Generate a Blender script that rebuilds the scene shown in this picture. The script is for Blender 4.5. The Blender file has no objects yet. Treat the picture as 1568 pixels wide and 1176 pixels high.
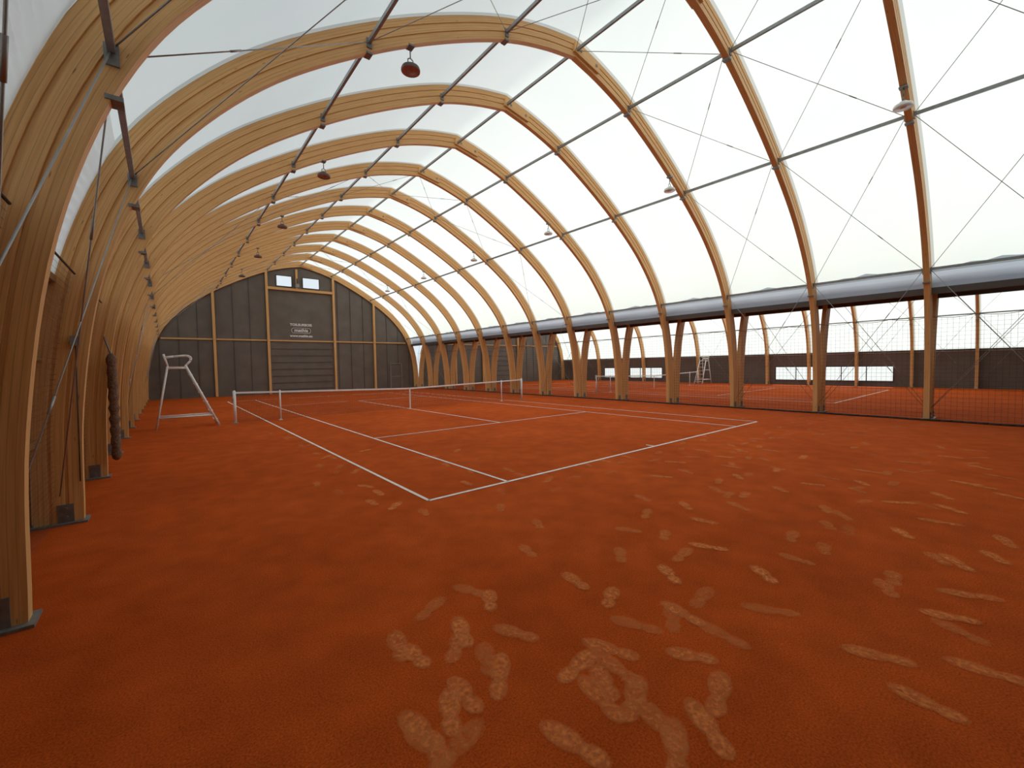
import bpy, math, random
from mathutils import Vector, Matrix
random.seed(4)
scene = bpy.context.scene
try:
    scene.view_settings.view_transform = 'Standard'
    scene.view_settings.look = 'None'
    scene.view_settings.exposure = 0.14
    scene.view_settings.gamma = 1.06
except Exception as e:
    print(e)

# ------------------------------------------------------------------ materials
def new_mat(name):
    m = bpy.data.materials.new(name); m.use_nodes = True
    nt = m.node_tree
    for n in list(nt.nodes): nt.nodes.remove(n)
    out = nt.nodes.new('ShaderNodeOutputMaterial')
    return m, nt, out

def simple(name, col, rough=0.6, metal=0.0, noise=0.0, nscale=8.0, bump=0.0):
    m, nt, out = new_mat(name)
    b = nt.nodes.new('ShaderNodeBsdfPrincipled')
    b.inputs['Roughness'].default_value = rough
    b.inputs['Metallic'].default_value = metal
    tc = nt.nodes.new('ShaderNodeTexCoord')
    no = nt.nodes.new('ShaderNodeTexNoise'); no.inputs['Scale'].default_value = nscale
    no.inputs['Detail'].default_value = 4
    nt.links.new(tc.outputs['Object'], no.inputs['Vector'])
    r = nt.nodes.new('ShaderNodeValToRGB')
    c = Vector(col)
    r.color_ramp.elements[0].position = 0.3; r.color_ramp.elements[1].position = 0.7
    r.color_ramp.elements[0].color = (*(c*(1-noise)), 1)
    r.color_ramp.elements[1].color = (*(c*(1+noise)), 1)
    nt.links.new(no.outputs['Fac'], r.inputs['Fac'])
    nt.links.new(r.outputs['Color'], b.inputs['Base Color'])
    if bump:
        bp = nt.nodes.new('ShaderNodeBump'); bp.inputs['Strength'].default_value = bump
        bp.inputs['Distance'].default_value = 0.02
        nt.links.new(no.outputs['Fac'], bp.inputs['Height'])
        nt.links.new(bp.outputs['Normal'], b.inputs['Normal'])
    nt.links.new(b.outputs[0], out.inputs[0])
    return m

def mat_clay():
    m, nt, out = new_mat('clay')
    N = nt.nodes.new; L = nt.links.new
    b = N('ShaderNodeBsdfPrincipled'); b.inputs['Roughness'].default_value = 0.95
    b.inputs['Specular IOR Level'].default_value = 0.03
    tc = N('ShaderNodeTexCoord')
    n1 = N('ShaderNodeTexNoise'); n1.inputs['Scale'].default_value = 0.45; n1.inputs['Detail'].default_value = 5
    n2 = N('ShaderNodeTexNoise'); n2.inputs['Scale'].default_value = 90; n2.inputs['Detail'].default_value = 3
    n3 = N('ShaderNodeTexNoise'); n3.inputs['Scale'].default_value = 3.0; n3.inputs['Detail'].default_value = 6
    for n in (n1, n2, n3): L(tc.outputs['Object'], n.inputs['Vector'])
    r1 = N('ShaderNodeValToRGB')
    r1.color_ramp.elements[0].position = .3; r1.color_ramp.elements[0].color = (0.48, 0.070, 0.010, 1)
    r1.color_ramp.elements[1].position = .72; r1.color_ramp.elements[1].color = (0.61, 0.097, 0.015, 1)
    L(n1.outputs['Fac'], r1.inputs['Fac'])
    mx = N('ShaderNodeMixRGB'); mx.blend_type = 'MULTIPLY'; mx.inputs[0].default_value = 1
    r2 = N('ShaderNodeValToRGB')
    r2.color_ramp.elements[0].position = .3; r2.color_ramp.elements[0].color = (.62, .62, .62, 1)
    r2.color_ramp.elements[1].position = .7; r2.color_ramp.elements[1].color = (1.15, 1.15, 1.15, 1)
    L(n2.outputs['Fac'], r2.inputs['Fac'])
    mx2 = N('ShaderNodeMixRGB'); mx2.blend_type = 'MULTIPLY'; mx2.inputs[0].default_value = 1
    r3 = N('ShaderNodeValToRGB')
    r3.color_ramp.elements[0].position = .35; r3.color_ramp.elements[0].color = (.84, .84, .84, 1)
    r3.color_ramp.elements[1].position = .7; r3.color_ramp.elements[1].color = (1.08, 1.08, 1.08, 1)
    L(n3.outputs['Fac'], r3.inputs['Fac'])
    L(r1.outputs[0], mx.inputs[1]); L(r2.outputs[0], mx.inputs[2])
    L(mx.outputs[0], mx2.inputs[1]); L(r3.outputs[0], mx2.inputs[2])
    L(mx2.outputs[0], b.inputs['Base Color'])
    bp = N('ShaderNodeBump'); bp.inputs['Strength'].default_value = .6; bp.inputs['Distance'].default_value = .006
    L(n2.outputs['Fac'], bp.inputs['Height']); L(bp.outputs[0], b.inputs['Normal'])
    L(b.outputs[0], out.inputs[0])
    return m

def mat_print():
    m, nt, out = new_mat('dry_clay_print')
    N = nt.nodes.new; L = nt.links.new
    b = N('ShaderNodeBsdfDiffuse'); b.inputs['Color'].default_value = (0.82, 0.24, 0.07, 1)
    t = N('ShaderNodeBsdfTransparent')
    at = N('ShaderNodeAttribute'); at.attribute_name = 'fade'
    tc = N('ShaderNodeTexCoord')
    n = N('ShaderNodeTexNoise'); n.inputs['Scale'].default_value = 34; n.inputs['Detail'].default_value = 5
    L(tc.outputs['Object'], n.inputs['Vector'])
    r = N('ShaderNodeValToRGB'); r.color_ramp.elements[0].position = .10; r.color_ramp.elements[1].position = .66
    L(n.outputs['Fac'], r.inputs['Fac'])
    mu = N('ShaderNodeMath'); mu.operation = 'MULTIPLY'
    L(at.outputs['Fac'], mu.inputs[0]); L(r.outputs[0], mu.inputs[1])
    mx = N('ShaderNodeMixShader')
    L(mu.outputs[0], mx.inputs[0]); L(t.outputs[0], mx.inputs[1]); L(b.outputs[0], mx.inputs[2])
    L(mx.outputs[0], out.inputs[0])
    return m

def mat_wood(name='glulam_wood', base=(0.80, 0.46, 0.18), dark=(0.66, 0.34, 0.115), lam=True):
    m, nt, out = new_mat(name)
    N = nt.nodes.new; L = nt.links.new
    b = N('ShaderNodeBsdfPrincipled'); b.inputs['Roughness'].default_value = 0.5
    b.inputs['Specular IOR Level'].default_value = 0.3
    uv = N('ShaderNodeUVMap')
    mp = N('ShaderNodeMapping'); mp.inputs['Scale'].default_value = (0.8, 26, 1)
    L(uv.outputs[0], mp.inputs[0])
    n = N('ShaderNodeTexNoise'); n.inputs['Scale'].default_value = 2.0; n.inputs['Detail'].default_value = 6
    L(mp.outputs[0], n.inputs['Vector'])
    r = N('ShaderNodeValToRGB')
    r.color_ramp.elements[0].position = .3; r.color_ramp.elements[0].color = (*dark, 1)
    r.color_ramp.elements[1].position = .62; r.color_ramp.elements[1].color = (*base, 1)
    L(n.outputs['Fac'], r.inputs['Fac'])
    mp2 = N('ShaderNodeMapping'); mp2.inputs['Scale'].default_value = (2.4, 16, 1)
    L(uv.outputs[0], mp2.inputs[0])
    v = N('ShaderNodeTexVoronoi'); v.inputs['Scale'].default_value = 1.0
    L(mp2.outputs[0], v.inputs['Vector'])
    rk = N('ShaderNodeValToRGB')
    rk.color_ramp.elements[0].position = .04; rk.color_ramp.elements[0].color = (.45, .38, .32, 1)
    rk.color_ramp.elements[1].position = .09; rk.color_ramp.elements[1].color = (1, 1, 1, 1)
    L(v.outputs['Distance'], rk.inputs['Fac'])
    mx = N('ShaderNodeMixRGB'); mx.blend_type = 'MULTIPLY'; mx.inputs[0].default_value = 1
    L(r.outputs[0], mx.inputs[1]); L(rk.outputs[0], mx.inputs[2])
    last = mx
    if lam:
        sp = N('ShaderNodeSeparateXYZ'); L(uv.outputs[0], sp.inputs[0])
        md = N('ShaderNodeMath'); md.operation = 'PINGPONG'; md.inputs[1].default_value = 0.0215
        L(sp.outputs[1], md.inputs[0])
        rl = N('ShaderNodeMapRange'); rl.inputs[1].default_value = 0.0; rl.inputs[2].default_value = 0.0035
        rl.inputs[3].default_value = 0.62; rl.inputs[4].default_value = 1.0
        L(md.outputs[0], rl.inputs[0])
        mx2 = N('ShaderNodeMixRGB'); mx2.blend_type = 'MULTIPLY'; mx2.inputs[0].default_value = 1
        L(mx.outputs[0], mx2.inputs[1]); L(rl.outputs[0], mx2.inputs[2])
        last = mx2
    L(last.outputs[0], b.inputs['Base Color'])
    L(b.outputs[0], out.inputs[0])
    return m

def mat_membrane(name='roof_membrane', a=(.89, .955, .90), c=(.93, .985, .935), fac=.38):
    m, nt, out = new_mat(name)
    N = nt.nodes.new; L = nt.links.new
    tc = N('ShaderNodeTexCoord')
    n = N('ShaderNodeTexNoise'); n.inputs['Scale'].default_value = .6; n.inputs['Detail'].default_value = 3
    L(tc.outputs['Object'], n.inputs['Vector'])
    r = N('ShaderNodeValToRGB')
    r.color_ramp.elements[0].position = .3; r.color_ramp.elements[0].color = (*a, 1)
    r.color_ramp.elements[1].position = .7; r.color_ramp.elements[1].color = (*c, 1)
    L(n.outputs['Fac'], r.inputs['Fac'])
    t = N('ShaderNodeBsdfTranslucent'); d = N('ShaderNodeBsdfDiffuse')
    L(r.outputs[0], t.inputs[0]); L(r.outputs[0], d.inputs[0])
    mx = N('ShaderNodeMixShader'); mx.inputs[0].default_value = fac
    L(t.outputs[0], mx.inputs[1]); L(d.outputs[0], mx.inputs[2])
    L(mx.outputs[0], out.inputs[0])
    return m

M_clay = mat_clay(); M_print = mat_print(); M_wood = mat_wood()
M_board = mat_wood('side_boards', (0.36, 0.19, 0.07), (0.24, 0.115, 0.04), True)
M_mem = mat_membrane()
M_pleat = mat_membrane('pleated_fabric', (.90, .90, .93), (.95, .95, .97), .45)
M_lining = mat_membrane('gutter_lining', (.52, .60, .68), (.60, .67, .75), .55)
M_keder = mat_membrane('membrane_seam', (.62, .66, .62), (.68, .72, .68), .5)
M_steel = simple('galvanised_steel', (.26, .28, .285), .45, .3, .15, 12)
M_bracket = simple('bracket_steel', (.20, .21, .21), .5, .4, .2, 15)
M_cable = simple('cable_steel', (.34, .35, .35), .45, .4, .1, 10)
M_darkpanel = simple('dark_cladding', (.125, .108, .090), .5, 0, .15, 1.2)
M_seam = simple('dark_trim', (.045, .04, .036), .6)
M_gutter = simple('gutter_dark', (.085, .07, .06), .6, 0, .1, 4)
M_white = simple('white_paint', (.87, .87, .85), .4, 0, .04, 9)
M_line = simple('line_tape', (.86, .74, .66), .85, 0, .16, 9)
M_tape = simple('net_tape', (.92, .92, .92), .8, 0, .05, 9)
M_net = simple('net_cord', (.035, .033, .03), .8)
M_roll = simple('rolled_net', (.17, .095, .06), .9, 0, .5, 40, .6)
M_lampdark = simple('lamp_housing', (.10, .07, .06), .45, .2, .2, 9)
M_lampred = simple('lamp_lens', (.30, .10, .07), .35, 0, .2, 12)
M_lampwhite = simple('lamp_shell', (.72, .72, .70), .4, .2, .1, 10)
M_ext = simple('exterior_gravel', (.60, .60, .56), .9, 0, .15, 2)
M_sign = simple('sign_white', (.95, .95, .93), .6, 0, .03, 5)

# ------------------------------------------------------------------ mesh builder
class MB:
    def __init__(s, mats):
        s.v = []; s.f = []; s.mi = []; s.uv = []; s.mats = mats; s.smooth = []
    def face(s, idx, mi=0, uv=None, smooth=False):
        s.f.append(idx); s.mi.append(mi); s.smooth.append(smooth)
        s.uv.append(uv if uv else [(0, 0)]*len(idx))
    def quad(s, a, b, c, d, mi=0, uv=None):
        n = len(s.v); s.v += [tuple(a), tuple(b), tuple(c), tuple(d)]
        s.face([n, n+1, n+2, n+3], mi, uv)
    def box(s, c, size, mi=0, M=None):
        c = Vector(c); hx, hy, hz = [q/2 for q in size]
        M = M or Matrix.Identity(3)
        P = [c + M @ Vector((x*hx, y*hy, z*hz)) for z in (-1, 1) for y in (-1, 1) for x in (-1, 1)]
        n = len(s.v); s.v += [tuple(p) for p in P]
        for q in ([0, 2, 3, 1], [4, 5, 7, 6], [0, 1, 5, 4], [2, 6, 7, 3], [0, 4, 6, 2], [1, 3, 7, 5]):
            e1 = (P[q[1]]-P[q[0]]).length; e2 = (P[q[2]]-P[q[1]]).length
            if e1 >= e2: uv = [(0, 0), (e1, 0), (e1, e2), (0, e2)]
            else: uv = [(0, 0), (0, e1), (e2, e1), (e2, 0)]
            s.face([n+i for i in q], mi, uv)
    def beam(s, p0, p1, w, h, mi=0, up=(0, 0, 1)):
        p0 = Vector(p0); p1 = Vector(p1); d = p1-p0; L = d.length; d.normalize()
        up = Vector(up)
        if abs(d.dot(up)) > .98: up = Vector((0, 1, 0))
        x = d.cross(up).normalized(); z = x.cross(d).normalized()
        M = Matrix((x, d, z)).transposed()
        s.box((p0+p1)/2, (w, L, h), mi, M)
    def tube(s, p0, p1, r, mi=0, n=8, r1=None, cap=True):
        p0 = Vector(p0); p1 = Vector(p1); d = (p1-p0)
        if d.length < 1e-6: return
        d.normalize(); r1 = r if r1 is None else r1
        a = Vector((0, 0, 1)) if abs(d.z) < .9 else Vector((1, 0, 0))
        x = d.cross(a).normalized(); y = d.cross(x)
        b = len(s.v)
        for p, rr in ((p0, r), (p1, r1)):
            for i in range(n):
                t = 2*math.pi*i/n
                s.v.append(tuple(p + x*math.cos(t)*rr + y*math.sin(t)*rr))
        for i in range(n):
            j = (i+1) % n
            s.face([b+i, b+j, b+n+j, b+n+i], mi, None, True)
        if cap:
            s.face([b+i for i in range(n)][::-1], mi); s.face([b+n+i for i in range(n)], mi)
    def path(s, pts, r, mi=0, n=8):
        for a, b in zip(pts[:-1], pts[1:]): s.tube(a, b, r, mi, n)
    def lathe(s, c, prof, mi=0, n=24):
        b = len(s.v)
        for (r, z) in prof:
            for i in range(n):
                t = 2*math.pi*i/n
                s.v.append((c[0]+r*math.cos(t), c[1]+r*math.sin(t), c[2]+z))
        for k in range(len(prof)-1):
            for i in range(n):
                j = (i+1) % n
                s.face([b+k*n+i, b+k*n+j, b+(k+1)*n+j, b+(k+1)*n+i], mi, None, True)
    def build(s, name, parent=None):
        me = bpy.data.meshes.new(name)
        me.from_pydata(s.v, [], s.f)
        for m in s.mats: me.materials.append(m)
        uvl = me.uv_layers.new(name='UVMap')
        for p, mi, uv, sm in zip(me.polygons, s.mi, s.uv, s.smooth):
            p.material_index = mi; p.use_smooth = sm
            for li, c in zip(p.loop_indices, uv): uvl.data[li].uv = c
        me.update()
        o = bpy.data.objects.new(name, me)
        scene.collection.objects.link(o)
        if parent: o.parent = parent
        return o

def empty(name):
    e = bpy.data.objects.new(name, None); scene.collection.objects.link(e); return e

# ------------------------------------------------------------------ dimensions
CX1 = 5.485                       # hall / court axis
CX2 = CX1 + 2*9.46                # neighbouring hall axis
Y0, Y1, BAY = -6.01, 29.74, 2.75
NB = 13
ARCH_Y = [Y0 + BAY*i for i in range(NB+1)]
DEPTH = .42
N3 = 8.40
KEY = [(9.02, 0), (8.97, 1.4), (8.76, 2.85), (8.34, 4.1), (7.72, 5.1), (6.66, 6.2), (5.2, 7.25), (3.7, 8.12), (2.2, 8.83), (1.05, 9.2), (0, 9.42)]
def catmull(P, n=6):
    out = []
    Q = [Vector(P[0])*2-Vector(P[1])] + [Vector(p) for p in P] + [Vector(P[-1])*2-Vector(P[-2])]
    for i in range(1, len(Q)-2):
        for k in range(n):
            t = k/n
            a, b, c, d = Q[i-1], Q[i], Q[i+1], Q[i+2]
            out.append(.5*((2*b)+(-a+c)*t+(2*a-5*b+4*c-d)*t*t+(-a+3*b-3*c+d)*t**3))
    out.append(Vector(P[-1])); return out
HALF = catmull(KEY)
NRM = []
for i, p in enumerate(HALF):
    if i == len(HALF)-1: NRM.append(Vector((0, 1))); continue
    a = HALF[max(0, i-1)]; b = HALF[min(len(HALF)-1, i+1)]
    d = (b-a).normalized(); n = Vector((d.y, -d.x))
    if i == 0: n = Vector((1, 0))
    NRM.append(n)
def off_curve(r): return [p+n*r for p, n in zip(HALF, NRM)]
def at_x(r, x):
    C = off_curve(r)
    for a, b in zip(C[:-1], C[1:]):
        if b.x <= x <= a.x:
            t = (a.x-x)/(a.x-b.x) if a.x != b.x else 0
            return a.lerp(b, t)
    return C[-1]
def at_h(r, h):
    C = off_curve(r)
    for a, b in zip(C[:-1], C[1:]):
        if a.y <= h <= b.y:
            return a.lerp(b, (h-a.y)/(b.y-a.y))
    return C[0]

# ------------------------------------------------------------------ arches
WB = .065
def half_sec(sg):
    w = WB; g = WB-.018
    return [(0, sg*w), (.125, sg*w), (.13, sg*g), (.155, sg*g), (.16, sg*w), (.265, sg*w), (.27, sg*g), (.295, sg*g), (.30, sg*w), (DEPTH, sg*w)]
SEC = half_sec(-1) + half_sec(1)[::-1]
def make_arch(cx, y, name='glulam_arch'):
    mb = MB([M_wood, M_bracket])
    pts = [(p, n) for p, n in zip(HALF, NRM)]
    full = pts + [(Vector((-p.x, p.y)), Vector((-n.x, n.y))) for p, n in pts[::-1][1:]]
    cum = [0]
    for i in range(1, len(full)): cum.append(cum[-1]+(full[i][0]-full[i-1][0]).length)
    per = [0]
    ns = len(SEC)
    for i in range(1, ns+1):
        a = SEC[i-1]; b = SEC[i % ns]
        per.append(per[-1]+math.hypot(a[0]-b[0], a[1]-b[1]))
    off = random.random()*20
    base = len(mb.v)
    for p, n in full:
        for (r, w) in SEC:
            q = p+n*r
            mb.v.append((cx+q.x, y+w, max(q.y, .02)))
    for i in range(len(full)-1):
        for j in range(ns):
            k = (j+1) % ns
            mb.face([base+i*ns+j, base+(i+1)*ns+j, base+(i+1)*ns+k, base+i*ns+k], 0,
                    [(cum[i]+off, per[j]), (cum[i+1]+off, per[j]), (cum[i+1]+off, per[j+1]), (cum[i]+off, per[j+1])])
    for sg in (-1, 1):
        a = at_x(.20, .02); b = at_x(.20, .85)
        mb.beam((cx+a.x-.1, y+sg*(WB+.03), a.y), (cx+b.x, y+sg*(WB+.03), b.y), .06, .24, 0)
        for q, s in ((a, .12), (b, -.12)):
            mb.tube((cx+q.x+s, y+sg*(WB+.05), q.y-s*.25), (cx+q.x+s, y+sg*(WB+.075), q.y-s*.25), .035, 1)
    for sx in (-1, 1):
        for nx in (2.2, 5.25, N3):
            q = at_x(.12, nx); q2 = at_x(-.012, nx)
            mb.box((cx+sx*q2.x, y, q2.y), (.11, 2*WB+.03, .035), 1)
            mb.box((cx+sx*q.x, y-WB-.012, q.y), (.09, .024, .16), 1)
            mb.box((cx+sx*q.x, y+WB+.012, q.y), (.09, .024, .16), 1)
        fx = cx+sx*(9.02+DEPTH/2)
        mb.box((fx, y, .012), (DEPTH+.08, .26, .024), 1)
        for sg in (-1, 1):
            mb.box((fx-sx*.06, y+sg*(WB+.007), .12), (.14, .012, .24), 1)
            mb.tube((fx-sx*.06, y+sg*(WB+.01), .19), (fx-sx*.06, y+sg*(WB+.035), .19), .02, 1)
            mb.tube((fx-sx*.06, y+sg*(WB+.01), .09), (fx-sx*.06, y+sg*(WB+.035), .09), .02, 1)
    return mb.build(name)
for cx in (CX1, CX2):
    for y in ARCH_Y:
        yy = y + (.10 if y == ARCH_Y[0] else 0) - (.09 if y == ARCH_Y[-1] else 0)
        make_arch(cx, yy)

# ------------------------------------------------------------------ purlins
for cx in (CX1, CX2):
    for nx in (-N3, -5.25, -2.2, 0, 2.2, 5.25, N3):
        q = at_x(.14, abs(nx)); sx = 1 if nx >= 0 else -1
        mb = MB([M_steel])
        for a, b in zip(ARCH_Y[:-1], ARCH_Y[1:]):
            mb.beam((cx+sx*q.x, a+.08, q.y), (cx+sx*q.x, b-.08, q.y), .05, .07, 0)
        mb.build('steel_purlin')

# ------------------------------------------------------------------ bracing cables
for cx in (CX1, CX2):
    for bay in (0, 1, 2, 6, 11, 12):
        ya, yb = ARCH_Y[bay]+WB, ARCH_Y[bay+1]-WB
        mb = MB([M_cable])
        nodes = [at_x(.14, 0), at_x(.14, 2.2), at_x(.14, 5.25), at_x(.14, N3), at_h(.2, .35)]
        for sx in (-1, 1):
            for a, b in zip(nodes[:-1], nodes[1:]):
                for (u, w) in ((a, b), (b, a)):
                    p0 = Vector((cx+sx*u.x, ya, u.y)); p1 = Vector((cx+sx*w.x, yb, w.y))
                    mb.tube(p0, p1, .007, 0, 6)
                    m = p0.lerp(p1, .3); d = (p1-p0).normalized()
                    mb.tube(m-d*.09, m+d*.09, .012, 0, 6)
        mb.build('bracing_cables')

# ------------------------------------------------------------------ membrane roof
def membrane(cx, hl, hr, name):
    mb = MB([M_mem, M_keder])
    C = off_curve(.445)
    R = [p for p in C if p.y >= hr]; Lh = [p for p in C if p.y >= hl]
    R = [at_h(.445, hr)]+R; Lh = [at_h(.445, hl)]+Lh
    full = [Vector((p.x, p.y)) for p in R] + [Vector((-p.x, p.y)) for p in Lh[::-1][1:]]
    nrm = []
    for i in range(len(full)):
        a = full[max(0, i-1)]; b = full[min(len(full)-1, i+1)]
        d = (b-a).normalized(); nrm.append(Vector((d.y, -d.x)))
    rows = []
    K = [0, .045, .16, .33, .5, .67, .84, .955]
    for bi in range(NB):
        for k in K: rows.append((Y0+BAY*(bi+k), math.sin(math.pi*k)))
    rows.append((Y1, 0))
    n = len(full)
    for (y, s) in rows:
        for p, nn in zip(full, nrm):
            q = p+nn*(-.03*s)
            mb.v.append((cx+q.x, y, q.y))
    for r in range(len(rows)-1):
        kk = r % len(K)
        for i in range(n-1):
            mb.face([r*n+i, r*n+i+1, (r+1)*n+i+1, (r+1)*n+i], 1 if kk in (0, len(K)-1) else 0, None, True)
    return mb.build(name)
membrane(CX1, 2.9, 4.28, 'ceiling')
membrane(CX2, 4.28, 2.2, 'ceiling')

# pleated fabric skirt on the left flank
mb = MB([M_pleat])
for bi in range(NB):
    ya, yb = ARCH_Y[bi]+.07, ARCH_Y[bi+1]-.07
    cols = 22; rowsn = 80; base = len(mb.v)
    C = [p for p in off_curve(.395) if 2.75 < p.y < 4.75]
    cl = [0]
    for i in range(1, len(C)): cl.append(cl[-1]+(C[i]-C[i-1]).length)
    def samp(s):
        for i in range(1, len(C)):
            if cl[i] >= s:
                t = (s-cl[i-1])/(cl[i]-cl[i-1]); p = C[i-1].lerp(C[i], t)
                d = (C[i]-C[i-1]).normalized(); return p, Vector((d.y, -d.x))
        return C[-1], Vector((1, 0))
    for r in range(rowsn+1):
        s = cl[-1]*r/rowsn; p, nn = samp(s)
        for c in range(cols+1):
            f = c/cols; y = ya+(yb-ya)*f
            skew = .35*math.sin(bi*2.1)*(f-.5)
            ph = (s+skew+.04*math.sin(7*f+bi))*2*math.pi/.12
            g = r/rowsn; fadee = 1-min(1, g*1.05)**3
            edge = min(1, 6*f, 6*(1-f))
            a = (.017*math.sin(ph)+.007*math.sin(ph*2.3+3*f+bi))*fadee*edge + .035*g**3
            q = p+nn*a
            mb.v.append((CX1-q.x, y, q.y))
    for r in range(rowsn):
        for c in range(cols):
            i = base+r*(cols+1)+c
            mb.face([i, i+1, i+cols+2, i+cols+1], 0, None, True)
mb.build('side_curtain')

def side_strip(mb, cx, sx, y0, y1, h0, h1, mi=0, r=.45, seg=4):
    for k in range(seg):
        a = at_h(r, h0+(h1-h0)*k/seg); b = at_h(r, h0+(h1-h0)*(k+1)/seg)
        mb.quad((cx+sx*a.x, y0, a.y), (cx+sx*a.x, y1, a.y), (cx+sx*b.x, y1, b.y), (cx+sx*b.x, y0, b.y), mi,
                [(y0, a.y), (y1, a.y), (y1, b.y), (y0, b.y)])
mb = MB([M_board, M_seam]); side_strip(mb, CX1, -1, Y0, Y1, 0, 2.95, 0)
for h in (1.0, 2.0, 2.92):
    q = at_h(.40, h); mb.beam((CX1-q.x, Y0, h), (CX1-q.x, Y1, h), .05, .08, 0)
mb.build('wall_left')
mb = MB([M_darkpanel, M_seam, M_white])
wins = [(.4, 7.25), (16.9, 20.5), (22.3, 23.7)]
prev = Y0
for (a, b) in wins:
    side_strip(mb, CX2, 1, prev, a, 0, 2.3); side_strip(mb, CX2, 1, a, b, 0, .35); side_strip(mb, CX2, 1, a, b, 1.35, 2.3)
    prev = b
side_strip(mb, CX2, 1, prev, Y1, 0, 2.3)
q = at_h(.42, 2.3); mb.beam((CX2+q.x, Y0, 2.3), (CX2+q.x, Y1, 2.3), .06, .08, 1)
mb.build('wall_right')
for i, (a, b) in enumerate(wins):
    mb = MB([M_seam]); x = CX2+at_h(.43, .9).x
    for h in (.35, 1.35): mb.beam((x, a, h), (x, b, h), .05, .06)
    n = max(1, round((b-a)/1.4))
    for k in range(n+1):
        yy = a+(b-a)*k/n; mb.beam((x, yy, .35), (x, yy, 1.35), .05, .05, 0, (1, 0, 0))
    mb.build('window_%d' % (i+3))

# ball-stop netting hung along the left wall behind the legs
mb = MB([M_net])
for bi in range(NB):
    ya, yb = ARCH_Y[bi]+.09, ARCH_Y[bi+1]-.09
    n = int((yb-ya)/.06)
    P = [at_h(.24, h) for h in (.05, .8, 1.6, 2.3, 3.0)]
    for i in range(n+1):
        y = ya+(yb-ya)*i/n
        for a, b in zip(P[:-1], P[1:]):
            mb.quad((CX1-a.x, y-.002, a.y), (CX1-a.x, y+.002, a.y), (CX1-b.x, y+.002, b.y), (CX1-b.x, y-.002, b.y))
    for j in range(49):
        q = at_h(.24, .06+.06*j)
        mb.quad((CX1-q.x, ya, q.y-.002), (CX1-q.x, yb, q.y-.002), (CX1-q.x, yb, q.y+.002), (CX1-q.x, ya, q.y+.002))
    q = at_h(.24, 3.0); mb.tube((CX1-q.x, ya, 3.0), (CX1-q.x, yb, 3.0), .012, 0, 6)
mb.build('ball_stop_net')

# ------------------------------------------------------------------ valley gutter between halls
mb = MB([M_lining, M_gutter])
for cx, sx in ((CX1, 1), (CX2, -1)):
    n = NB*10
    for i in range(n):
        ya = Y0+(Y1-Y0)*i/n; yb = Y0+(Y1-Y0)*(i+1)/n
        def top(y):
            t = ((y-Y0)/BAY) % 1
            return 4.32+.10*math.sin(math.pi*t)**2+.03*math.sin(9*y)*math.sin(math.pi*t)
        prof = [(.405, None), (.40, 4.12), (.37, 3.95), (.33, 3.82)]
        for k in range(3):
            def pt(k, y):
                h = top(y) if prof[k][1] is None else prof[k][1]
                q = at_h(prof[k][0], h); return (cx+sx*q.x, y, q.y)
            mb.quad(pt(k, ya), pt(k, yb), pt(k+1, yb), pt(k+1, ya), 0)
    q = at_h(.30, 3.73)
    mb.beam((cx+sx*q.x, Y0, 3.73), (cx+sx*q.x, Y1, 3.73), .10, .18, 1)
qa = at_h(.33, 3.80)
mb.quad((CX1+qa.x, Y0, 3.80), (CX2-qa.x, Y0, 3.80), (CX2-qa.x, Y1, 3.80), (CX1+qa.x, Y1, 3.80), 1)
mb.build('valley_gutter')

# ------------------------------------------------------------------ end walls
def prof_h(x):
    C = off_curve(.45); x = abs(x)
    if x >= C[0].x: return 0.0
    best = 0
    for a, b in zip(C[:-1], C[1:]):
        if min(a.x, b.x) <= x <= max(a.x, b.x):
            t = (x-a.x)/(b.x-a.x) if abs(b.x-a.x) > 1e-6 else 0
            best = max(best, a.y+(b.y-a.y)*t)
    return best
def end_wall(cx, y, name, holes):
    xs = sorted(set([-9.46+18.92*i/60 for i in range(61)] + [h[0] for h in holes]+[h[1] for h in holes]))
    mb = MB([M_darkpanel])
    for a, b in zip(xs[:-1], xs[1:]):
        m = (a+b)/2; ta, tb = prof_h(a), prof_h(b)
        lo = 0
        segs = []
        for h in holes:
            if h[0] <= m <= h[1]:
                segs.append((lo, h[2])); lo = h[3]
        for (l, u) in segs: mb.quad((cx+a, y, l), (cx+b, y, l), (cx+b, y, u), (cx+a, y, u))
        mb.quad((cx+a, y, lo), (cx+b, y, lo), (cx+b, y, tb), (cx+a, y, ta))
    return mb.build(name)
holes = [(-1.65, -.62, 7.88, 8.66), (.12, 1.30, 7.88, 8.66)]
end_wall(CX1, Y1+.02, 'wall_far', holes)
end_wall(CX2, Y1+.02, 'wall_far', [])
end_wall(CX1, Y0-.02, 'wall_near', [])
end_wall(CX2, Y0-.02, 'wall_near', [])
for i, h in enumerate(holes):
    mb = MB([M_seam]); y = Y1
    for z in (h[2], h[3]): mb.beam((CX1+h[0]-.03, y-.03, z), (CX1+h[1]+.03, y-.03, z), .05, .05)
    for x in (h[0], h[1]): mb.beam((CX1+x, y-.03, h[2]), (CX1+x, y-.03, h[3]), .05, .05)
    mb.build('window_%d' % (i+1))
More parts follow.
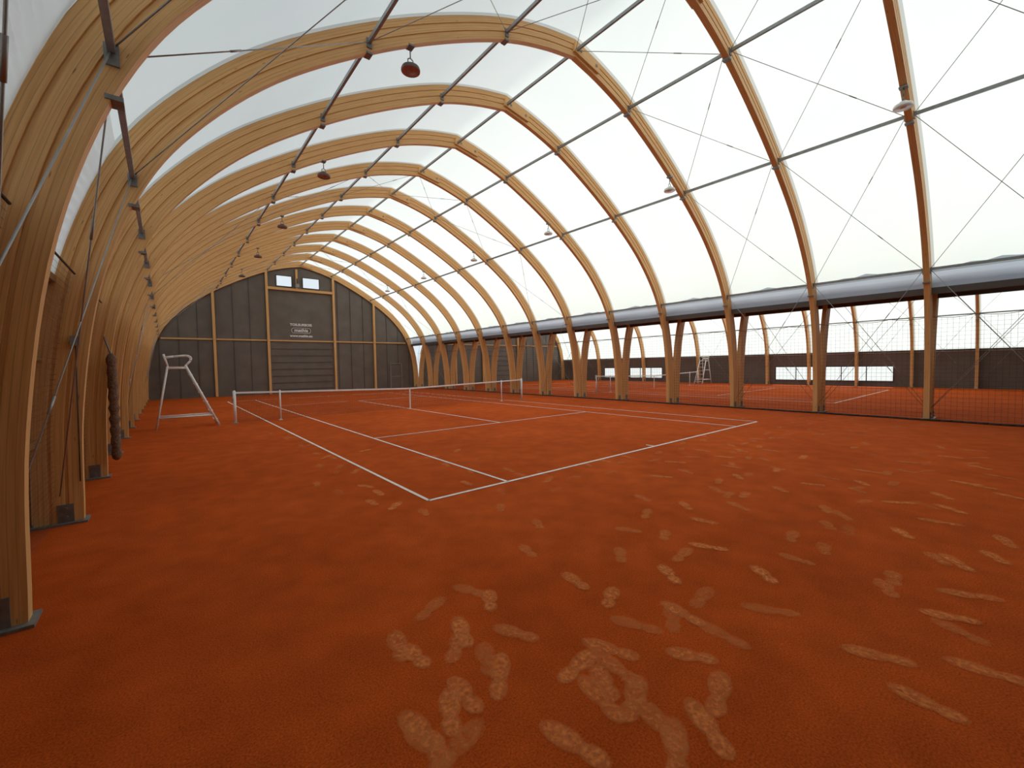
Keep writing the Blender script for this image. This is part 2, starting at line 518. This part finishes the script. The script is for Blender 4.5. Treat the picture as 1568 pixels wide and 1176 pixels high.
for cx in (CX1, CX2):
    mb = MB([M_wood, M_seam])
    for x in (-5.5, -2.3, 2.3, 5.5):
        t = prof_h(x)-.46
        mb.beam((cx+x, Y1-.09, .02), (cx+x, Y1-.09, t), .15, .16, 0)
    mb.beam((cx-2.22, Y1-.09, 7.68), (cx+2.22, Y1-.09, 7.68), .14, .18, 0)
    mb.beam((cx-.30, Y1-.09, 7.78), (cx-.30, Y1-.09, 9.2), .13, .14, 0)
    for (a, b) in ((-8.3, -5.6), (-5.4, -2.4), (-2.2, 2.2), (2.4, 5.4), (5.6, 8.3)):
        mb.beam((cx+a, Y1-.05, 3.9), (cx+b, Y1-.05, 3.9), .06, .09, 0)
    mb.build('gable_posts')
    mb = MB([M_seam])
    for x in [-8.4+1.0*i for i in range(18)]:
        if abs(x) < 2.3: continue
        t = prof_h(x)-.4
        mb.box((cx+x, Y1-.005, t/2), (.012, .03, t))
    for z in [.5*i+.3 for i in range(7)]:
        mb.box((cx, Y1-.005, z), (4.2, .03, .015))
    mb.build('trim_1')
mb = MB([M_darkpanel, M_steel, M_seam])
dx = CX1+7.35
mb.box((dx, Y1-.05, 1.03), (.92, .05, 2.02), 0)
for x in (-.5, .5): mb.box((dx+x, Y1-.06, 1.06), (.06, .09, 2.12), 1)
mb.box((dx, Y1-.06, 2.12), (1.06, .09, .06), 1)
mb.box((dx, Y1-.085, 1.02), (.8, .03, .05), 1)
mb.build('door_1')
mb = MB([M_steel, M_seam])
mb.box((CX1-.30, Y1-.26, 7.98), (.24, .16, .26), 0); mb.tube((CX1-.30, Y1-.26, 8.1), (CX1-.30, Y1-.26, 8.5), .04, 1)
mb.build('ventilation_actuator')
sg = empty('wall_sign')
def text(body, z, size, name):
    c = bpy.data.curves.new(name, 'FONT'); c.body = body; c.size = size; c.align_x = 'CENTER'; c.extrude = .005
    c.offset = .006
    o = bpy.data.objects.new(name, c); scene.collection.objects.link(o)
    o.location = (CX1-.10, Y1-.05, z); o.rotation_euler = (math.pi/2, 0, 0); c.materials.append(M_sign); o.parent = sg
text('TOILSURBOIS', 5.02, .25, 'lettering_top')
text('mathis', 4.58, .36, 'lettering_middle')
text('www.mathis.eu', 4.20, .25, 'lettering_bottom')
mb = MB([M_sign])
W, H, R = .66, .19, .16; pts = []
for (sx, sz, a0) in ((1, 1, 0), (-1, 1, 90), (-1, -1, 180), (1, -1, 270)):
    for k in range(5):
        t = math.radians(a0+22.5*k)
        pts.append((CX1-.10+sx*(W-R)+R*math.cos(t), Y1-.05, 4.68+sz*(H-R)+R*math.sin(t)))
mb.path(pts+[pts[0]], .013, 0, 6)
mb.build('lettering_border', sg)

# ------------------------------------------------------------------ floor and exterior
mb = MB([M_clay])
xa, xb = CX1-9.5, CX2+9.5
mb.quad((xa, Y0-.05, 0), (xb, Y0-.05, 0), (xb, Y1+.05, 0), (xa, Y1+.05, 0))
mb.build('floor')
mb = MB([M_ext])
mb.quad((-80, -80, -.06), (140, -80, -.06), (140, 120, -.06), (-80, 120, -.06))
mb.build('exterior_ground')

# ------------------------------------------------------------------ courts
def court(cx):
    x0 = cx-5.485; mb = MB([M_line]); w = .05; z = .006
    def line(ax, ay, bx, by, w=w):
        if ax == bx: mb.quad((x0+ax-w/2, ay, z), (x0+ax+w/2, ay, z), (x0+ax+w/2, by, z), (x0+ax-w/2, by, z))
        else: mb.quad((x0+ax, ay-w/2, z), (x0+bx, ay-w/2, z), (x0+bx, ay+w/2, z), (x0+ax, ay+w/2, z))
    W, L = 10.97, 23.77
    line(0, 0, W, 0, .06); line(0, L, W, L, .06)
    for x in (0, W, 1.372, W-1.372): line(x, 0, x, L)
    for y in (5.485, L-5.485): line(1.372, y, W-1.372, y)
    line(5.485, 5.485, 5.485, L-5.485)
    line(5.485, .03, 5.485, .22); line(5.485, L-.22, 5.485, L-.03)
    mb.build('court_lines')
    e = empty('tennis_net'); yn = L/2
    def nh(x):
        t = abs(x-5.485)/6.4; return .914+.156*min(1, t)
    mb = MB([M_white, M_steel])
    for x in (-.914, W+.914):
        mb.tube((x0+x, yn, 0), (x0+x, yn, 1.09), .045, 0, 12)
        mb.tube((x0+x, yn, 1.09), (x0+x, yn, 1.12), .045, 0, 12, .02)
        mb.box((x0+x, yn, .01), (.16, .16, .02), 1)
        mb.box((x0+x+(.05 if x > 0 else -.05), yn, .8), (.05, .05, .12), 1)
    for x in (1.372-.914, W-1.372+.914):
        mb.tube((x0+x, yn-.03, 0), (x0+x, yn-.03, 1.07), .025, 0, 10)
        mb.box((x0+x, yn-.03, .01), (.1, .1, .02), 0)
    mb.box((cx, yn-.02, .457), (.05, .012, .914), 0)
    mb.build('posts', e)
    mb = MB([M_net]); xs0, xs1 = x0-.87, x0+W+.87
    n = int((xs1-xs0)/.045)
    for i in range(n+1):
        x = xs0+(xs1-xs0)*i/n
        mb.quad((x-.003, yn, .03), (x+.003, yn, .03), (x+.003, yn, nh(x-x0)-.04), (x-.003, yn, nh(x-x0)-.04))
    for j in range(22):
        f = (j+.5)/22
        for k in range(12):
            xa_ = xs0+(xs1-xs0)*k/12; xb_ = xs0+(xs1-xs0)*(k+1)/12
            za = .03+(nh(xa_-x0)-.07)*f; zb = .03+(nh(xb_-x0)-.07)*f
            mb.quad((xa_, yn, za-.003), (xb_, yn, zb-.003), (xb_, yn, zb+.003), (xa_, yn, za+.003))
    mb.build('mesh', e)
    mb = MB([M_tape])
    for k in range(20):
        xa_ = xs0+(xs1-xs0)*k/20; xb_ = xs0+(xs1-xs0)*(k+1)/20
        za = nh(xa_-x0); zb = nh(xb_-x0)
        for s in (-1, 1):
            mb.quad((xa_, yn+s*.008, za-.06), (xb_, yn+s*.008, zb-.06), (xb_, yn+s*.008, zb), (xa_, yn+s*.008, za))
        mb.quad((xa_, yn-.008, za), (xb_, yn-.008, zb), (xb_, yn+.008, zb), (xa_, yn+.008, za))
    mb.build('headband', e)
court(CX1); court(CX2)

# ------------------------------------------------------------------ umpire chairs
def umpire_chair(xo, yo, s):
    mb = MB([M_white])
    def P(x, y, z): return (xo+s*x, yo+y, z)
    r = .028
    for sy in (-1, 1):
        b, t = .34*sy, .25*sy
        mb.path([P(-.80, b, 0), P(-.45, t, 1.98)], r)
        mb.path([P(.80, b, 0), P(0, t, 1.95)], .036)
        mb.path([P(-.735, b*.96, .36), P(.66, b*.96, .36)], r)
        mb.path([P(-.47, t, 1.90), P(.02, t, 1.90)], r)
        mb.path([P(-.45, t, 1.95), P(-.54, t, 2.34)], r)
        arm = [P(-.52, t, 2.24), P(-.3, t, 2.27), P(0, t, 2.30), P(.10, t, 2.28), P(.15, t, 2.21), P(.12, t, 2.12), P(.02, t, 2.0), P(-.02, t, 1.92)]
        mb.path(arm, .025)
    for k in range(6):
        f = (k+.7)/6.6; x = .80+(0-.80)*f; w = .34+(.25-.34)*f; z = 1.95*f
        mb.box(P(x, 0, z), (.10, 2*w, .025))
    mb.box(P(-.22, 0, 1.93), (.46, .54, .04))
    for z, x in ((2.10, -.485), (2.29, -.53)):
        mb.box(P(x, 0, z), (.03, .52, .11))
    mb.path([P(-.735, -.33, .36), P(-.735, .33, .36)], r)
    mb.path([P(-.60, -.29, 1.15), P(-.60, .29, 1.15)], r)
    return mb.build('umpire_chair')
umpire_chair(-2.17, 12.1, 1)
umpire_chair(CX2+(CX1+2.17), 12.1, -1)

# ------------------------------------------------------------------ lamps
for cx in (CX1, CX2):
    for i, y in enumerate(ARCH_Y):
        if i % 2 == 1 and i < 13:
            for sx in (-1, 1):
                q = at_x(0, 4.45); X = cx+sx*q.x; Z = q.y
                mb = MB([M_lampdark, M_lampred, M_lampwhite, M_bracket])
                mb.box((X, y, Z-.015), (.12, .15, .03), 3)
                mb.tube((X, y, Z-.02), (X, y, Z-.22), .012, 3)
                mb.path([(X-.05, y, Z-.30), (X-.05, y, Z-.24), (X, y, Z-.21), (X+.05, y, Z-.24), (X+.05, y, Z-.30)], .01, 3, 6)
                c = (X, y, Z-.42)
                mb.lathe(c, [(.0, .10), (.07, .10), (.09, .06), (.16, .04), (.175, .0), (.17, -.03)], 2 if sx > 0 else 0)
                mb.lathe(c, [(.17, -.03), (.15, -.035), (.06, -.03), (.05, -.045), (0, -.045)], 2 if sx > 0 else 1)
                mb.build('hanging_floodlight')

# ------------------------------------------------------------------ divider net between halls
mb = MB([M_net])
xd = CX1+9.46
zt = lambda y: 3.05-.06*abs(math.sin(math.pi*(y-Y0)/(BAY/3)))
n = int((Y1-Y0)/.12)
for i in range(n+1):
    y = Y0+(Y1-Y0)*i/n
    mb.quad((xd, y-.0022, .03), (xd, y+.0022, .03), (xd, y+.0022, zt(y)), (xd, y-.0022, zt(y)))
for j in range(25):
    z = .06+.12*j
    mb.quad((xd, Y0, z-.0022), (xd, Y1, z-.0022), (xd, Y1, z+.0022), (xd, Y0, z+.0022))
m = int((Y1-Y0)/.23)
pts = [(xd, Y0+(Y1-Y0)*i/m, zt(Y0+(Y1-Y0)*i/m)) for i in range(m+1)]
mb.path(pts, .008, 0, 5)
pts = [(xd-.50+.03*math.sin(i*.9)+.02*math.sin(i*2.3), Y0+.15+(Y1-Y0-.3)*i/m, .03) for i in range(m+1)]
mb.path(pts, .03, 0, 6)
mb.build('divider_net')

# rolled net bundle hanging at a left leg
mb = MB([M_roll, M_bracket])
xr, yr = CX1-8.88, ARCH_Y[4]-.17
prof = [(.02, .30), (.055, .33)] + [(.064+.010*math.sin(k*1.9)+.005*math.sin(k*4.1), .36+k*.06) for k in range(29)] + [(.05, 2.10), (.02, 2.14)]
mb.lathe((xr, yr, 0), prof, 0, 18)
mb.tube((xr, yr, 2.10), (xr-.08, yr+.1, 2.42), .012, 1)
mb.build('rolled_ball_stop_net')
mb = MB([M_steel, M_seam])
q = at_h(.12, 2.2)
mb.box((CX1-q.x, ARCH_Y[3]-WB-.03, 2.2), (.08, .05, .11), 0)
mb.tube((CX1-q.x, ARCH_Y[3]-WB-.015, 2.14), (CX1-q.x-.03, ARCH_Y[3]-WB-.015, .5), .006, 1)
mb.build('junction_box')

# ------------------------------------------------------------------ camera model
F = 647.6
Xd = Vector((.7728, -.0411, .6335)); Yd = Vector((-.6346, -.02386, .7725)); Zd = Vector((-.01663, -.9990, -.04452))
CAM = Vector((-2.70, -5.11, 1.82))
# ------------------------------------------------------------------ footprints on the clay
FP = [(984,763),(1013,730),(1035,708),(1050,722),(990,787),(1140,758),(1130,775),(1097,750),(1050,775),(962,812),(1078,798),(1018,820),(1085,838),(1045,850),(1025,880),(950,850),(1170,880),(1213,822),(1290,790),(1268,805),(1220,857),(1382,817),(1440,800),(1436,856),(1465,862),(1368,886),(1524,854),(1486,912),(1345,1005),(1470,968),(1455,945),(1515,1030),(1420,1078),(1180,935),(1105,972),(1060,1005),(1045,940),(1030,946),(975,958),(935,995),(945,1025),(925,1045),(920,1070),(970,1070),(885,1020),(1010,1110),(1035,1150),(1100,1062),(1085,1115),(720,905),(750,920),(660,932),(708,968),(700,990),(745,1010),(765,1035),(712,1065),(690,1090),(645,1120),(655,1140),(700,1145),(790,970),(880,890),(935,915),(1075,915),(880,1140),(610,990),(635,1005),(580,755),(605,775),(560,745),(500,700),(545,722),(520,715),(570,770),(650,785),(445,670),(470,683),(1245,742),(1320,740),(1330,722),(1390,722),(1410,695),(1443,760),(1480,740),(1500,745),(1530,730),(1440,685),(1500,716),(1195,750),(1190,720),(1390,708),(1545,760),(1378,770),(1456,780),(1540,830),(1455,700),(1120,715),(1130,730),(1110,700),(1075,690),(1060,700),(1135,690),(840,735),(800,728),(830,725),(780,720),(900,712),(925,706),(960,700),(1180,690),(1160,672),(1230,700),(1490,690),(700,690),(660,700),(560,690)]
mb = MB([M_print]); fade = []
def shoe(x, y, ang, st, ln=.30):
    ca, sa = math.cos(ang), math.sin(ang)
    zz = .004+random.random()*.0015
    for (c, rx, ry) in ((.055, .105, .062), (-.085, .068, .052)):
        c *= ln/.3; rx *= ln/.3
        b = len(mb.v)
        rings = [(0, 1), (.6, 1), (.9, .75), (1.12, 0)]
        mb.v.append((x+ca*c, y+sa*c, zz)); fade.append(st)
        for (rr, f) in rings[1:]:
            for i in range(16):
                t = 2*math.pi*i/16; lx = c+rx*rr*math.cos(t); ly = ry*rr*math.sin(t)
                mb.v.append((x+ca*lx-sa*ly, y+sa*lx+ca*ly, zz)); fade.append(f*st)
        for i in range(16): mb.face([b, b+1+i, b+1+(i+1) % 16])
        for k in range(2):
            for i in range(16):
                j = (i+1) % 16
                mb.face([b+1+k*16+i, b+1+k*16+j, b+17+k*16+j, b+17+k*16+i])
        zz += .0003
for (u, v) in FP:
    r = Vector((u-784, v-588, F)); w = Vector((r.dot(Xd), r.dot(Yd), r.dot(Zd))); t = -CAM.z/w.z
    x, y = CAM.x+w.x*t, CAM.y+w.y*t
    shoe(x, y, random.uniform(.1, 2.2), random.uniform(.45, .85), random.uniform(.28, .37))
# further walking trails between baseline and near wall
random.seed(11)
for (sx_, sy_, a0, n_) in ((1.0, -4.6, .45, 14), (4.0, -4.8, .9, 9), (6.5, -1.0, -.25, 14), (2.5, -2.6, .1, 16), (7.0, -3.4, .5, 10), (-.5, -3.3, 1.0, 8), (9.0, -1.9, .15, 8), (1.0, -.6, .05, 16), (-1.0, .6, 1.5, 12)):
    x, y, a = sx_, sy_, a0
    for k in range(n_):
        a += random.uniform(-.18, .18); x += .66*math.cos(a); y += .66*math.sin(a)
        s = .13 if k % 2 else -.13
        if y < -5.6 or x > 14: break
        shoe(x-s*math.sin(a), y+s*math.cos(a), a+random.uniform(-.25, .25), random.uniform(.22, .6), random.uniform(.27, .34))
o = mb.build('clay_footprints')
at = o.data.attributes.new('fade', 'FLOAT', 'POINT')
for i, f in enumerate(fade): at.data[i].value = f

# ------------------------------------------------------------------ light
w = bpy.data.worlds.new('overcast_sky'); scene.world = w; w.use_nodes = True
nt = w.node_tree; bg = nt.nodes['Background']
tc = nt.nodes.new('ShaderNodeTexCoord'); sp = nt.nodes.new('ShaderNodeSeparateXYZ'); rp = nt.nodes.new('ShaderNodeValToRGB')
nt.links.new(tc.outputs['Generated'], sp.inputs[0]); nt.links.new(sp.outputs[2], rp.inputs['Fac'])
rp.color_ramp.elements[0].position = 0; rp.color_ramp.elements[0].color = (.84, .94, 1, 1)
rp.color_ramp.elements[1].position = .8; rp.color_ramp.elements[1].color = (.80, .89, 1, 1)
nt.links.new(rp.outputs[0], bg.inputs['Color']); bg.inputs['Strength'].default_value = .82
sd = bpy.data.lights.new('sun', 'SUN'); sd.energy = 2.9; sd.angle = math.radians(3); sd.color = (1, .98, .92)
so = bpy.data.objects.new('sun', sd); scene.collection.objects.link(so)
d = Vector((-.80, -.12, -.62)).normalized()
so.rotation_euler = d.to_track_quat('-Z', 'Y').to_euler(); so.location = (50, 10, 40)

# ------------------------------------------------------------------ camera
cd = bpy.data.cameras.new('camera'); cam = bpy.data.objects.new('camera', cd); scene.collection.objects.link(cam)
cd.sensor_width = 36; cd.lens = F/1568*36; cd.clip_end = 500; cd.clip_start = .05
right = Vector((Xd.x, Yd.x, Zd.x)); down = Vector((Xd.y, Yd.y, Zd.y)); fwd = Vector((Xd.z, Yd.z, Zd.z))
right.normalize(); fwd.normalize(); up = -down; up = (up - right*up.dot(right) - fwd*up.dot(fwd)).normalized()
right = fwd.cross(up).normalized()
M = Matrix((right, up, -fwd)).transposed().to_4x4(); M.translation = CAM
cam.matrix_world = M
scene.camera = cam
